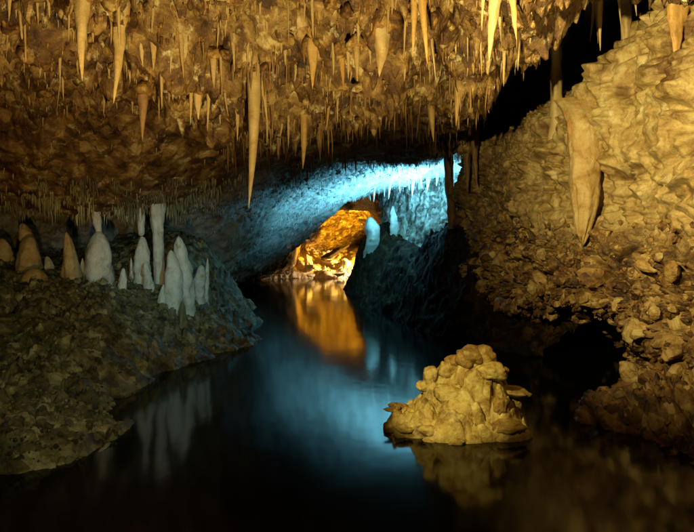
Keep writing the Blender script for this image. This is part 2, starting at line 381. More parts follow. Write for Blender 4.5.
BV = np.stack([x + 0.03 * fbm(p3 / 0.15, 2, 71), y + 0.05 * fbm(p3 / 0.15, 2, 72), z], 1)
bank = link('left_bank', mesh_np('left_bank', BV, grid_faces(BR, BC), M['bank'])); tag(bank, kind='structure')
BN = grid_normals(BV, BR, BC); BN = np.where(BN[:, 2:] < 0, -BN, BN)
def bank_hit(px, py, ymin=4.0, ymax=13.0):
    a, f, u = ray(px, py)
    ys = YS[(YS >= ymin) & (YS <= ymax)]; k = ys / f
    zz = bank_z(a * k, ys); rz = CAM_Z + u * k
    i = np.argmax(rz <= zz) if np.any(rz <= zz) else len(ys) - 1
    return np.array([a * k[i], ys[i], zz[i]])

rp = [(2.2, 8.2, 0), (1.75, 9.0, 0), (1.35, 9.8, 0), (1.15, 10.6, 0), (1.0, 12, 0), (0.75, 14.8, 0), (0.02, 17.2, 0), (0.25, 19.5, 0), (0.5, 21, 0), (0.9, 22.5, 0.1),
      (1.6, 8.0, -.5), (1.1, 9.0, -.5), (.7, 10.4, -.5), (.5, 12, -.5), (.2, 14.5, -.5), (-.3, 17.4, -.5), (-.1, 20, -.5),
      (1.75, 10.6, 1.65), (2.3, 9.4, 1.2), (1.55, 12.0, 1.55), (1.3, 14.0, 1.50), (0.95, 16, 1.38), (0.44, 17.3, 1.30), (0.30, 17.2, 1.10), (0.55, 16.8, 1.36), (0.85, 19.5, 0.95), (1.3, 21, 0.5),
      (2.4, 12, 1.25), (2.0, 13.3, 0.95), (2.4, 14, 0.8), (2.4, 16, 0.9), (2.2, 19, 0.8), (2.6, 22, 0.6), (3.5, 11, 1.6), (4, 14, 1.5), (4, 18, 1.4), (5, 22, 1.2), (3.4, 9, 1.2)]
ridge_base = TPS(rp, 0.01)
def ridge_z(x, y):
    z0 = np.clip(ridge_base(x, y), -1.0, 2.3)
    p = np.stack([x, y, z0], 1)
    return z0 + bank_disp(p, 1.0) * smooth(-0.6, 0.15, z0)
RR, RC = 300, 260
x, y = fan(7.8, 24.0, RR, -0.02, 0.40, RC)
z = ridge_z(x, y); p3 = np.stack([x, y, z], 1)
RV = np.stack([x + 0.05 * fbm(p3 / 0.2, 2, 81), y + 0.05 * fbm(p3 / 0.2, 2, 82), z], 1)
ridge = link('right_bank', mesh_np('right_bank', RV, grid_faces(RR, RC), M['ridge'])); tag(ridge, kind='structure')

fp = [(-4, 21.5, 0), (-1.6, 22.2, 0), (-.6, 22.2, 0), (.3, 21.8, 0), (1, 21.5, 0), (-4, 20.5, -.4), (-1.6, 21.2, -.4), (.3, 20.8, -.4), (1, 20.6, -.3),
      (-1.7, 23.2, .75), (-1.2, 23.0, .40), (-.6, 23.2, .42), (0, 23.2, .50), (.4, 23, .55), (-1.8, 24.5, 1.0), (-.8, 24.5, .75), (.3, 24.6, .8), (-1.5, 27, 1.2), (.5, 27, 1.2), (1.5, 23.5, .7), (3, 24, 1), (-4, 25, 1), (4, 28, 1.5), (-4, 28, 1.5)]
far_base = TPS(fp, 0.01)
x, y = fan(20.2, 28.0, 150, -0.20, 0.14, 240)
z0 = np.clip(far_base(x, y), -.6, 1.8); p3 = np.stack([x, y, z0], 1)
z = z0 + bank_disp(p3, 1.3) * smooth(-0.5, 0.1, z0)
FV = np.stack([x, y, z], 1)
far = link('far_shore', mesh_np('far_shore', FV, grid_faces(150, 240), M['far'])); tag(far, kind='structure')

# wall of the blue-lit chamber behind the right bank
cs = np.array([[0.95, 17.8], [1.35, 16.9], [1.8, 16.1], [2.4, 15.3], [3.2, 14.2], [3.6, 12.6]])
hs = np.linspace(0.4, 3.7, 150); tt = np.linspace(0, 5, 220)
def lin(A, t): i = np.minimum(t.astype(int), len(A) - 2); f = (t - i)[:, None]; return A[i] * (1 - f) + A[i + 1] * f
pc = lin(cs, tt)
KV = np.stack([np.repeat(pc[None, :, 0], 150, 0), np.repeat(pc[None, :, 1], 150, 0) + .25 * (hs[:, None] - 2), np.repeat(hs[:, None], 220, 1)], -1).reshape(-1, 3)
kd = .30 * fbm(KV / 1.0, 3, 301) + .34 * (dome(KV / np.array([.30, .30, 1.1]), 302) - .4) + .10 * (dome(KV / np.array([.12, .12, .4]), 303) - .4) + .04 * dome(KV / .09, 304)
KV = KV + kd[:, None] * np.array([-.55, -.83, 0])
tag(link('chamber_wall', mesh_np('chamber_wall', KV, grid_faces(150, 220), M['chamber'])), kind='structure')

# water
wx, wy = np.meshgrid(np.linspace(-9, 7, 33), np.linspace(-3, 28, 63))
wv = np.stack([wx.ravel(), wy.ravel(), 0 * wx.ravel()], 1)
water = link('river_water', mesh_np('river_water', wv, grid_faces(63, 33), M['water'])); tag(water, kind='structure')

# ------------------------------------------------------------------ right wall: undercut foot, rubble face, flowstone above, shoulder at the top
st = np.array([[3.75, 2.6], [3.45, 4.6], [3.12, 5.9], [2.78, 7.0], [2.40, 8.1], [2.08, 9.2], [1.85, 10.3], [2.05, 11.4], [2.6, 12.6]])
ns = len(st)
tan_ = np.gradient(st, axis=0); tan_ /= np.linalg.norm(tan_, axis=1, keepdims=True)
nrm = np.stack([-tan_[:, 1], tan_[:, 0]], 1)                      # into the cave
# each station: (offset into the cave, height) from the foot to the top
prof = [
    [(.3, -.4), (.3, .1), (.2, .5), (.1, 1.0), (0, 1.8), (.0, 2.6), (-.1, 3.4), (-.2, 4.2), (-.3, 5.2)],
    [(1.25, -.4), (1.2, .04), (.10, .35), (.1, .9), (0, 1.7), (0, 2.6), (-.1, 3.4), (-.2, 4.2), (-.3, 5.2)],
    [(.85, -.4), (.78, .03), (.15, .22), (.25, .75), (.05, 1.6), (0, 2.6), (-.05, 3.7), (-.1, 4.6), (-.2, 5.6)],
    [(-1.5, -.4), (-1.6, .2), (-.5, .52), (.15, .85), (.05, 1.6), (0, 2.4), (-.12, 3.1), (-.5, 3.55), (-1.7, 4.3)],
    [(-1.7, -.4), (-1.8, .15), (-.6, .42), (.10, .72), (.05, 1.5), (0, 2.4), (-.15, 3.05), (-.6, 3.45), (-2.0, 4.2)],
    [(-1.2, -.4), (-1.2, .1), (-.5, .35), (.05, .65), (0, 1.4), (0, 2.3), (-.15, 3.0), (-.6, 3.4), (-2.0, 4.1)],
    [(-.4, -.4), (-.3, .1), (-.1, .4), (0, .8), (0, 1.4), (0, 2.1), (-.1, 2.8), (-.3, 3.3), (-1.5, 4.0)],
    [(0, -.4), (0, .1), (0, .4), (0, .8), (0, 1.4), (0, 2.0), (-.1, 2.7), (-.2, 3.3), (-.6, 4.0)],
    [(0, -.4), (0, .1), (0, .4), (0, .8), (0, 1.4), (0, 2.0), (0, 2.7), (0, 3.3), (0, 4.0)]]
prof = np.array(prof, float); K = prof.shape[1]
def cr_interp(A, t):
    """Catmull-Rom along axis 0"""
    n = len(A); t = np.clip(t, 0, n - 1.0001); i = t.astype(int); f = (t - i)
    f = f.reshape((-1,) + (1,) * (A.ndim - 1))
    g = lambda k: A[np.clip(i + k, 0, n - 1)]
    p0, p1, p2, p3_ = g(-1), g(0), g(1), g(2)
    return 0.5 * (2 * p1 + (p2 - p0) * f + (2 * p0 - 5 * p1 + 4 * p2 - p3_) * f ** 2 + (3 * p1 - p0 - 3 * p2 + p3_) * f ** 3)
WS, WV_ = 680, 600
sv = np.linspace(0.6, ns - 1.4, WS); vv = np.linspace(0, K - 1, WV_)
pl = cr_interp(st, sv); nn = cr_interp(nrm, sv); pr = cr_interp(prof, sv)          # (WS,K,2)
pv = cr_interp(np.swapaxes(pr, 0, 1), vv)                                         # (WV,WS,2)
X = pl[None, :, 0] + nn[None, :, 0] * pv[:, :, 0]
Yw = pl[None, :, 1] + nn[None, :, 1] * pv[:, :, 0]
Zw = pv[:, :, 1]
WV = np.stack([X, Yw, Zw], -1).reshape(-1, 3)
wn = grid_normals(WV, WV_, WS)
ctr = np.array([0.0, 5.0, 1.8]); flip = np.median(np.sum(wn * (ctr - WV), 1)) < 0
if flip: wn = -wn
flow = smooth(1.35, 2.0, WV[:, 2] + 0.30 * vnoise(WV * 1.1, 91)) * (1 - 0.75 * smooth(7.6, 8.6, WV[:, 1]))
q = WV + 0.12 * np.stack([vnoise(WV * 2.1, 92), vnoise(WV * 2.1, 93), vnoise(WV * 2.1, 94)], 1)
d = 0.30 * fbm(WV / 1.2, 3, 95)
for sz, am, sd in ((.34, .15, 96), (.15, .10, 97), (.075, .05, 98)):                 # broken blocks with open joints
    f1, f2, cid = worley(q / sz, sd)
    d += (1 - flow) * am * (.35 + .95 * smooth(-.3, .35, vnoise(WV * 1.7 + 3, sd))) * ((cid - .5) * .9 + .35 * (.6 - f1) - .8 * np.exp(-((f2 - f1) / .10) ** 2))
d += (1 - flow) * .02 * np.abs(fbm(q / .05, 2, 104))
flut = fbm(q * np.array([5.5, 5.5, 0.8]), 3, 99)                                   # hanging flutes
terr = fbm(q * np.array([1.3, 1.3, 4.6]), 3, 100)                                  # overlapping sheets
d += flow * (0.05 * flut + 0.24 * np.abs(terr) - 0.20 * smooth(.25, .55, fbm(q * np.array([1.6, 1.6, 1.1]), 3, 105)) + 0.06 * (dome(q / np.array([.34, .34, .26]), 101) - .35) + 0.03 * (dome(q / 0.11, 102) - .3) + .012 * (dome(q / .05, 103) - .3))
WV = WV + wn * d[:, None]
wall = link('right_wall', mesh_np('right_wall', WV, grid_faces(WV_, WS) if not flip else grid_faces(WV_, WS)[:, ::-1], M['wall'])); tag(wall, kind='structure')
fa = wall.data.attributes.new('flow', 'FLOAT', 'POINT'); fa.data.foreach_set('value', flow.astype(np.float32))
WN = grid_normals(WV, WV_, WS); WN = -WN if flip else WN
def nearest_wall(px, py):
    """front-most wall vertex seen along a sight line"""
    P = WV; dy = P[:, 1] * cp - (P[:, 2] - CAM_Z) * sp
    u = CX + FPX * P[:, 0] / np.maximum(dy, .1)
    v = CY - FPX * ((P[:, 2] - CAM_Z) * cp + P[:, 1] * sp) / np.maximum(dy, .1)
    m = np.where((np.abs(u - px) < 4) & (np.abs(v - py) < 4) & (dy > 1))[0]
    if len(m) == 0: return None
    return P[m[np.argmin(P[m, 1])]]

# ------------------------------------------------------------------ stones, knobs and rubble
import bmesh
def stone_mesh(name, mat, seed, sub=2, angular=0.5):
    bm = bmesh.new(); bmesh.ops.create_icosphere(bm, subdivisions=sub, radius=1.0)
    V = np.array([v.co[:] for v in bm.verts]); F = np.array([[v.index for v in f.verts] for f in bm.faces]); bm.free()
    r = np.random.default_rng(seed)
    for k in range(int(14 * angular) + 2):                        # broken faces
        n_ = r.normal(size=3); n_ /= np.linalg.norm(n_); h = r.uniform(.38, .8)
        s = V @ n_; V = V - np.where(s > h, (s - h) * .95, 0)[:, None] * n_
    V = V * (1 + (0.30 - .15 * angular) * fbm(V * 1.7 + seed * 3.1, 3, seed)[:, None]) * r.uniform(.7, 1.3, 3)
    return mesh_np(name, V, F, mat, angular < .6)
def nodule_mesh(name, mat, seed, sub=4):
    bm = bmesh.new(); bmesh.ops.create_icosphere(bm, subdivisions=sub, radius=1.0)
    V = np.array([v.co[:] for v in bm.verts]); F = np.array([[v.index for v in f.verts] for f in bm.faces]); bm.free()
    V = V * (1 + .34 * fbm(V * 1.1 + seed * 1.7, 3, seed) + .10 * (dome(V * 1.9 + seed, seed + 1) - .3) + .03 * fbm(V * 7, 2, seed))[:, None]
    return mesh_np(name, V, F, mat)
def pack(variants, pos, nrm_, size, name, mat, sink=0.25, seed=1):
    """many tiny stones joined into one mesh"""
    r = np.random.default_rng(seed); Vs, Fs, off = [], [], 0
    for i in range(len(pos)):
        V, F = variants[r.integers(len(variants))]
        a, b, c = r.uniform(0, 6.28, 3)
        R = np.array(Matrix.Rotation(a, 3, 'X') @ Matrix.Rotation(b, 3, 'Y') @ Matrix.Rotation(c, 3, 'Z'))
        Vs.append(V @ R.T * size[i] + pos[i] + nrm_[i] * size[i] * (1 - 2 * sink)*0.5); Fs.append(F + off); off += len(V)
    return mesh_np(name, np.concatenate(Vs), np.concatenate(Fs), mat, False)
def raw(me):
    V = np.empty(len(me.vertices) * 3, np.float32); me.vertices.foreach_get('co', V)
    F = np.empty(len(me.polygons) * 3, np.int32); me.polygons.foreach_get('vertices', F)
    return V.reshape(-1, 3), F.reshape(-1, 3)
def project(P):
    dy = P[:, 1] * cp - (P[:, 2] - CAM_Z) * sp
    return CX + FPX * P[:, 0] / np.maximum(dy, .1), CY - FPX * ((P[:, 2] - CAM_Z) * cp + P[:, 1] * sp) / np.maximum(dy, .1), dy
small = {}
for key in ('stone', 'knob', 'bstone'):
    small[key] = [raw(stone_mesh('tmp', M[key], 200 + i, 1, .8)) for i in range(8)]
def scatter(parent, V, Nn, mask, key, part, n_big, s_big, n_small, s_small, seed, sink=.3, ang=.9):
    u, v, dy = project(V)
    ok = np.where(mask & (u > -40) & (u < 735) & (v > -30) & (v < 560))[0]
    r = np.random.default_rng(seed)
    variants = [stone_mesh(part, M[key], seed * 10 + i, 2, ang) for i in range(10)]
    for i in r.choice(ok, n_big, replace=False):
        s = s_big[0] + (s_big[1] - s_big[0]) * r.random() ** 2.2
        P = V[i] + Nn[i] * s * (0.5 - sink)
        link(part, variants[r.integers(10)], parent, P, r.uniform(0, 6.28, 3), s * r.uniform(.75, 1.2, 3))
    if n_small:
        j = r.choice(ok, n_small, replace=False)
        s = s_small[0] + (s_small[1] - s_small[0]) * r.random(n_small) ** 2
        o = link('rubble' if key != 'knob' else 'crust', pack(small[key], V[j], Nn[j], s, 'rubble', M[key], sink, seed), parent)
        o['kind'] = 'stuff'
wz = WV[:, 2]
scatter(wall, WV, WN, (wz > 0.05) & (wz < 1.75) & (WV[:, 1] < 9.6) & (wz > .0), 'stone', 'stone', 290, (.04, .16), 2600, (.012, .045), 31, .48)
scatter(bank, BV, BN, (BV[:, 2] > 0.03) & (BV[:, 1] < 12), 'bstone', 'stone', 150, (.025, .12), 2600, (.008, .035), 32, .5)
scatter(ceiling, CV, CN, (CV[:, 1] < 7.4) & (CV[:, 1] > 4.3) & (CV[:, 0] < 1.7), 'knob', 'knob', 220, (.03, .085), 0, (.012, .04), 33, .45, .25)

# ------------------------------------------------------------------ stalactites and stalagmites
def lathe(R, L, seed, sides=16, rings=30, tip='sharp', lump=0.08, bend=0.08, flare=0.5, down=True, neck=None):
    r_ = np.random.default_rng(seed)
    t = np.linspace(0, 1, rings)
    if tip == 'sharp': rad = R * (1 - t) ** 0.72 * (1 + flare * np.exp(-t / 0.07)) + R * 0.05 * (1 - t)
    elif tip == 'straw': rad = R * (0.55 + .45 * (1 - t)) * (1 + flare * np.exp(-t / 0.06)); rad[-1] = R * .25
    elif tip == 'dome': rad = R * np.sqrt(np.clip(1 - np.clip((t - .45) / .55, 0, 1) ** 2.2, 0, 1)) * (1 + flare * np.exp(-t / 0.12)) + 0.002
    elif tip == 'drape': rad = R * (1.15 - .15 * smooth(0, .2, t)) * np.where(t < .6, 1 - .12 * t, (1 - .072) * np.clip(1 - (t - .6) / .4, 0, 1) ** .8) + .002
    elif tip == 'cone': rad = R * np.clip(1 - t, 0, 1) ** 0.6 * (1 + flare * np.exp(-t / 0.12)) + 0.002
    elif tip == 'column': rad = R * (1 - .25 * np.sin(t * math.pi) + flare * np.exp(-t / 0.1) + flare * np.exp(-(1 - t) / 0.08) - .18 * t)
    elif tip == 'bulb': rad = R * (0.35 + .65 * np.sin(np.clip(t * 1.15 + .12, 0, 1) * math.pi) ** .8) * (1 + 0 * t); rad[-1] = R * .2
    rad = np.maximum(rad, 0.002)
    a = np.linspace(0, 2 * math.pi, sides, endpoint=False)
    ph = r_.uniform(0, 6.28, 4)
    cxo = bend * L * (0.4 * np.sin(t * 2.3 + ph[0]) - .4 * np.sin(ph[0])) * t; cyo = bend * L * (0.4 * np.sin(t * 2.1 + ph[1]) - .4 * np.sin(ph[1])) * t
    T, A = np.meshgrid(t, a, indexing='ij')
    P = np.stack([np.cos(A) * 1.3, np.sin(A) * 1.3, T * L / max(R, .01) * 0.55], -1).reshape(-1, 3) + seed * 7.3
    nz = (fbm(P, 3, seed) * lump * 2.6 + lump * 0.9 * np.sin(3 * A + ph[2]).ravel() * (1 - T.ravel())).reshape(T.shape)
    band = 1 + .5 * lump * vnoise(np.stack([t * L / max(R, .01) * 1.6 + seed, 0 * t, 0 * t], 1), seed + 1)
    rr = rad[:, None] * (1 + nz) * band[:, None]
    V = np.stack([cxo[:, None] + rr * np.cos(A), cyo[:, None] + rr * np.sin(A), (-1 if down else 1) * T * L], -1).reshape(-1, 3)
    i = np.arange(rings * sides).reshape(rings, sides); j = np.roll(i, -1, axis=1)
    F = np.stack([i[:-1], j[:-1], j[1:], i[1:]], -1).reshape(-1, 4)
    if down: F = F[:, ::-1]
    # closing fans as degenerate-free quads are avoided: add a centre cap of tiny radius
    return V, F
GH = {}
def stalactite(px, top, tip, wpx, label, mk='stal', Y=None, tipk='sharp', seed=None, group=None, side=None, ymin=4.2, name='stalactite', lump=.13):
    seed = seed or int(px * 7 + tip)
    if Y is None:
        h = ceil_hit(px, top, ymin)
    else:
        h = W(px, top, Y)
    Y_ = h[1]
    zt = W(px, tip, Y_); zr = W(px, top, Y_)
    R = wpx * Y_ / FPX / 2
    L = zr[2] - zt[2]
    zc = max([zr[2]] + [ceil_at(h[0] + a_, Y_ + b_) for a_, b_ in ((0, 0), (R, 0), (-R, 0), (0, R), (0, -R))]); up = min(zc - zr[2], 1.2) + 0.32
    R *= (1 + up / max(L, .1)) ** .5 if tipk == 'sharp' else 1
    V, F = lathe(R, L + up, seed, tip=tipk, lump=lump, flare=.3)
    o = link(name, mesh_np(name, V, F, M[mk]), None, (zr[0], Y_, zr[2] + up))
    tag(o, label, 'stalactite', group)
    if wpx >= 9 and mk != 'white':
        link('root_knob', stone_mesh('root_knob', M['knob'], seed + 77, 3, .2), o, (0, .02, -up * .95), (0, 0, seed), (R * 1.5, R * 1.5, R * 1.3))
    if side is None and wpx >= 7 and tipk == 'sharp':
        r3 = np.random.default_rng(seed + 9)
        side = [(r3.choice([-1, 1]) * wpx * r3.uniform(.35, .75), r3.uniform(.35, .75), r3.uniform(.35, .6)) for _ in range(r3.integers(0, 3))]
    if side:
        for k, (dx, frac, wf) in enumerate(side):
            V2, F2 = lathe(R * wf, (L + up) * frac, seed + 5 + k, lump=lump)
            link('side_spike', mesh_np('side_spike', V2, F2, M[mk]), o, (dx * Y_ / FPX, .02 + .03 * k, 0))
    return o
H = [
 # px, top, tip, width, material, label, extra
 (84, -8, 80, 17, 'stal', 'thick cream stalactite at top left, cut off by the frame above', {}),
 (121, 20, 105, 15, 'stal', 'long cream stalactite with a kinked root, second thick one from the left', {'side': [(6, .35, .6)]}),
 (9, -8, 22, 6, 'stal', 'short pale stalactite in the top left corner', {}),
 (18, -8, 40, 4, 'stal', 'thin pale straw stalactite beside the top left corner', {'tipk': 'straw'}),
 (24, 26, 62, 3, 'stal', 'grey straw stalactite hanging below the top left corner pair', {'tipk': 'straw'}),
 (153, 52, 71, 7, 'stal', 'stubby cream stalactite just right of the kinked one', {}),
 (142, 52, 67, 5, 'stal', 'tiny pale stalactite between the kinked one and the stubby one', {}),
 (180, 50, 79, 5, 'stal', 'narrow pale stalactite under the ochre knobs', {}),
 (172, 50, 73, 4, 'stal', 'little pale stalactite left of the narrow one under the ochre knobs', {}),
 (145, 90, 140, 12, 'stal_brown', 'dull brown stalactite hanging over the left orange slope', {'lump': .1}),
 (196, 88, 119, 11, 'stal', 'tan tapered stalactite with a dark hollow on its left', {}),
 (214, 55, 88, 9, 'stal', 'grey cream stalactite under a forked knob', {'side': [(4, .6, .6)]}),
 (224, 68, 101, 7, 'stal_brown', 'slim dull stalactite just left of the longest one', {}),
 (230, 96, 123, 8, 'stal_brown', 'short dull stalactite tucked behind the slim one beside the longest', {'Y': 7.0}),
 (254, 60, 208, 16, 'stal', 'longest stalactite, smooth tan spike reaching over the blue lit ceiling', {'Y': 5.9, 'lump': .04}),
 (303, 88, 169, 13, 'stal_orange', 'long tan stalactite second in length, over the blue lit ceiling', {'Y': 6.6}),
 (288, 96, 131, 5, 'stal_brown', 'thin brown stalactite left of the second longest one', {'Y': 6.9}),
 (275, 116, 152, 6, 'stal_brown', 'thin dark stalactite between the two longest ones', {'Y': 7.3}),
 (315, 48, 90, 12, 'stal_orange', 'broad orange stalactite with a flat side, right of the second longest', {}),
 (319, 72, 108, 7, 'stal_orange', 'slim orange stalactite below the broad orange one', {'Y': 6.3}),
 (331, 78, 131, 6, 'stal_orange', 'slender orange stalactite with a needle tip, right of the slim orange one', {'Y': 6.4}),
 (340, 52, 91, 8, 'stal_orange', 'yellow stalactite beside the carrot shaped one', {}),
 (355, 44, 82, 9, 'stal', 'small carrot shaped stalactite with a needle tip', {}),
 (380, 30, 76, 22, 'stal', 'fat knobbly cone stalactite in the middle of the front lip', {'lump': .16}),
 (413, -8, 56, 9, 'stal_orange', 'left one of the orange twin stalactites at top centre', {}),
 (421, -8, 64, 10, 'stal_orange', 'right longer one of the orange twin stalactites at top centre', {}),
 (399, -8, 9, 5, 'stal', 'white stalactite tip peeking in at the top edge', {}),
 (431, 78, 141, 13, 'stal_orange', 'lone orange stalactite hanging before the dark back ceiling', {'Y': 7.0, 'lump': .05}),
 (353, 108, 139, 6, 'stal_brown', 'dim brown stalactite below the black hollow', {'Y': 7.6}),
 (457, 55, 125, 13, 'stal_orange', 'yellow double pointed stalactite left of the forked one', {'Y': 6.5, 'side': [(6, .85, .55)]}),
 (486, 50, 112, 14, 'stal_orange', 'yellow forked stalactite beside the black gap', {'Y': 6.3, 'side': [(7, .82, .6)]}),
 (497, -8, 60, 15, 'stal', 'pale yellow thick stalactite above the forked one', {}),
 (510, -8, 41, 10, 'stal_orange', 'shorter orange stalactite touching the pale yellow thick one', {}),
 (525, 28, 53, 3, 'stal', 'thin straw stalactite left of the black gap', {'tipk': 'straw', 'Y': 6.4}),
 (545, 48, 69, 4, 'stal', 'white straw stalactite hanging against the gap column', {'tipk': 'straw', 'Y': 6.6}),
 (601, -6, 49, 8, 'stal', 'slender stalactite hanging alone inside the black gap', {'Y': 6.4}),
 (589, 22, 46, 4, 'stal_brown', 'short dim stalactite left of the slender one in the gap', {'Y': 6.6}),
 (596, 20, 44, 4, 'stal_brown', 'short dim stalactite touching the slender one in the gap', {'Y': 6.7}),
 (561, -6, 9, 4, 'stal', 'pale stalactite tip above the gap column', {'Y': 6.0}),
 (615, -6, 25, 4, 'stal', 'pale thin stalactite right of the slender one in the gap', {'Y': 6.2}),
 (635, -6, 17, 4, 'stal', 'pale thin stalactite against the top of the flowstone', {'Y': 5.9}),
 (466, 150, 192, 9, 'stal_brown', 'dark brown stalactite above the squat brown column', {'Y': 9.3}),
 (474, 148, 186, 8, 'stal_brown', 'dark brown stalactite against the rubble wall, right of the squat column', {'Y': 9.2}),
]
for px, top, tip, wd, mk, label, ex in H:
    stalactite(px, top, tip, wd, label, mk, **ex)

# flowstone draperies on the right wall
def hang(name, px, top, tip, wpx, Y, mk, label, cat, tipk='sharp', lump=.08, flat=.7, seed=3, up=.1, bend=.05):
    a = W(px, top, Y); b = W(px, tip, Y); R = wpx * Y / FPX / 2
    V, F = lathe(R, a[2] - b[2] + up, seed, sides=28, rings=60, tip=tipk, lump=lump, flare=.1, bend=bend)
    V[:, 1] *= flat
    if tipk == 'drape': V[:, 1] += .30 * np.clip(1 + V[:, 2] / .55, 0, 1) ** 1.3
    o = link(name, mesh_np(name, V, F, M[mk]), None, (a[0], Y, a[2] + up)); tag(o, label, cat); return o
pw = nearest_wall(585, 150)
Yd = (pw[1] if pw is not None else 7.0) - 0.16
a_ = W(584, 94, Yd); b_ = W(584, 246, Yd); R_ = 16.0 * Yd / FPX; L_ = a_[2] - b_[2]
tt, aa = np.meshgrid(np.linspace(0, 1, 150), np.linspace(0, 2 * math.pi, 72, endpoint=False), indexing='ij')
pa = np.stack([np.cos(aa).ravel() * 1.1, np.sin(aa).ravel() * 1.1, 0 * tt.ravel()], 1)
leng = 1 - .15 * np.clip(.35 + fbm(pa * 1.5 + 2.7, 3, 401), 0, 1).reshape(tt.shape)          # ragged hem
pz = np.stack([np.cos(aa).ravel() * 2.4, np.sin(aa).ravel() * 2.4, tt.ravel() * 2.2], 1)
pf = np.stack([np.cos(aa).ravel() * 1.2, np.sin(aa).ravel() * 1.2, tt.ravel() * 9], 1)
prf = (1 + .08 * np.exp(-tt / .05)) * np.where(tt < .66, 1 - .10 * tt, .934 * np.clip(1 - (tt - .66) / .34, 0, 1) ** .55) + .01
rr = R_ * prf * (1 + .08 * fbm(pz, 3, 402) + .09 * fbm(pf, 3, 403)).reshape(tt.shape)
Vd = np.stack([rr * np.cos(aa) + .05 * np.sin(tt * 2.6) - .02, rr * np.sin(aa) * .85 + .30 * np.clip(1 - tt / .22, 0, 1) ** 1.6, -tt * L_ * leng], -1).reshape(-1, 3)
ii = np.arange(150 * 72).reshape(150, 72); jj = np.roll(ii, -1, axis=1)
Fd = np.stack([ii[:-1], jj[:-1], jj[1:], ii[1:]], -1).reshape(-1, 4)[:, ::-1]
dr = link('drapery', mesh_np('drapery', Vd, Fd, M['drape']), None, (a_[0], Yd, a_[2]))
tag(dr, 'thick ragged drapery column hanging down the right flowstone wall', 'drapery')
pw = nearest_wall(676, 40); Y2 = (pw[1] if pw is not None else 5.6) - .05
hang('drapery', 677, 14, 60, 20, Y2, 'stal_orange', 'small orange fin shaped drapery near the top right corner', 'drapery', 'sharp', .12, .6, 15)
pw = nearest_wall(626, 30); Y3 = (pw[1] if pw is not None else 6.3) + .05
hang('drapery', 626, 14, 66, 20, Y3, 'stal', 'pale short drapery on the shoulder beside the black gap', 'drapery', 'sharp', .16, .9, 16, .75)

def column(px, top, bot, wpx, Y, mk, label, seed):
    a = W(px, top, Y); b = W(px, bot, Y); R = wpx * Y / FPX / 2
    up = min(max(ceil_at(a[0], Y) - a[2], 0) + .35, 1.6)
    V, F = lathe(R, a[2] - b[2] + up + .5, seed, sides=20, rings=40, tip='column', lump=.12, flare=.25)
    o = link('column', mesh_np('column', V, F, M[mk]), None, (a[0], Y, a[2] + up)); tag(o, label, 'column'); return o
column(552, 25, 104, 16, 7.6, 'stal', 'rough tan column standing in the black gap', 41)
column(448, 180, 224, 12, 10.6, 'stal_brown', 'squat brown column beside the blue lit chamber', 42)

def ridge_hit(px, py):
    a, f, u = ray(px, py); ys = np.arange(10.5, 21, .05); k = ys / f
    zz = ridge_z(a * k, ys); rz = CAM_Z + u * k; m = rz <= zz
    i = np.argmax(m) if m.any() else int(np.argmin(rz - zz))
    return ys[i]
def stalagmite(px, top, bot, wpx, mk, label, Y=None, tipk='dome', seed=None, lean=0.0, lump=.15):
    seed = seed or int(px * 3 + top)
    h = bank_hit(px, bot) if Y is None else W(px, bot, Y)
    Y_ = h[1]; b = W(px, bot, Y_); a = W(px, top, Y_); R = wpx * Y_ / FPX / 2
    bury = .35 if Y_ < 13 else float(np.clip(b[2] - ridge_z(np.array([b[0]]), np.array([Y_ - .2]))[0] + .2, .28, .4))
    V, F = lathe(R, a[2] - b[2] + bury, seed, sides=22, rings=40, tip=tipk, lump=lump, flare=.12, down=False, bend=.10)
    V[:, 0] += lean * V[:, 2]
    o = link('stalagmite', mesh_np('stalagmite', V, F, M[mk]), None, (b[0], Y_, b[2] - bury)); tag(o, label, 'stalagmite'); return o
stalagmite(5, 238, 258, 14, 'tan', 'dim brown stalagmite at the left edge of the alcove', 9.4)
stalagmite(26, 236, 270, 21, 'tan', 'tan stalagmite with an orange foot, leftmost full one in the alcove', 8.8)
stalagmite(36, 223, 256, 15, 'tan', 'leaning tan stalagmite behind the one with the orange foot', 9.3, lean=-.12)
stalagmite(73, 232, 274, 24, 'tan', 'yellowish cone shaped stalagmite left of the big white one', 8.6, 'cone')
stalagmite(51, 256, 268, 9, 'white', 'small grey stalagmite stub between two tan stalagmites', 9.0)
a = stalagmite(97, 231, 284, 26, 'white', 'big white stalagmite with a narrow neck above it', 8.5)
stalagmite(142, 236, 274, 14, 'white', 'bluish white stalagmite left of the tall white column', 8.9)
stalagmite(174, 250, 304, 17, 'white', 'white rounded stalagmite, front one of a pair grown together', 8.3)
stalagmite(187, 236, 296, 16, 'white', 'taller pale stalagmite, rear one of a pair grown together', 8.55)
stalagmite(161, 284, 312, 16, 'white', 'small pale cone stalagmite at the foot of the tall white column', 8.25, 'cone')
stalagmite(183, 300, 330, 16, 'bstone', 'grey green cone stalagmite below the grown together pair', 8.1, 'cone')
stalagmite(36, 268, 296, 32, 'tan', 'low orange mound stalagmite in front of the alcove', 8.2)
stalagmite(199, 265, 280, 11, 'white', 'small pale ball shaped stalagmite right of the pair', 8.9)
stalagmite(373, 217, 243, 15, 'white', 'round whitish stalagmite dome beside the amber passage', ridge_hit(373, 246) + .08, lump=.14)
stalagmite(395, 206, 238, 12, 'white', 'pale pointed stalagmite below the bright blue fringe', ridge_hit(395, 233), 'cone', lump=.3)
stalagmite(405, 218, 240, 14, 'white', 'low pale stalagmite right of the pointed one on the dark bank', ridge_hit(405, 236), 'cone', lump=.35)
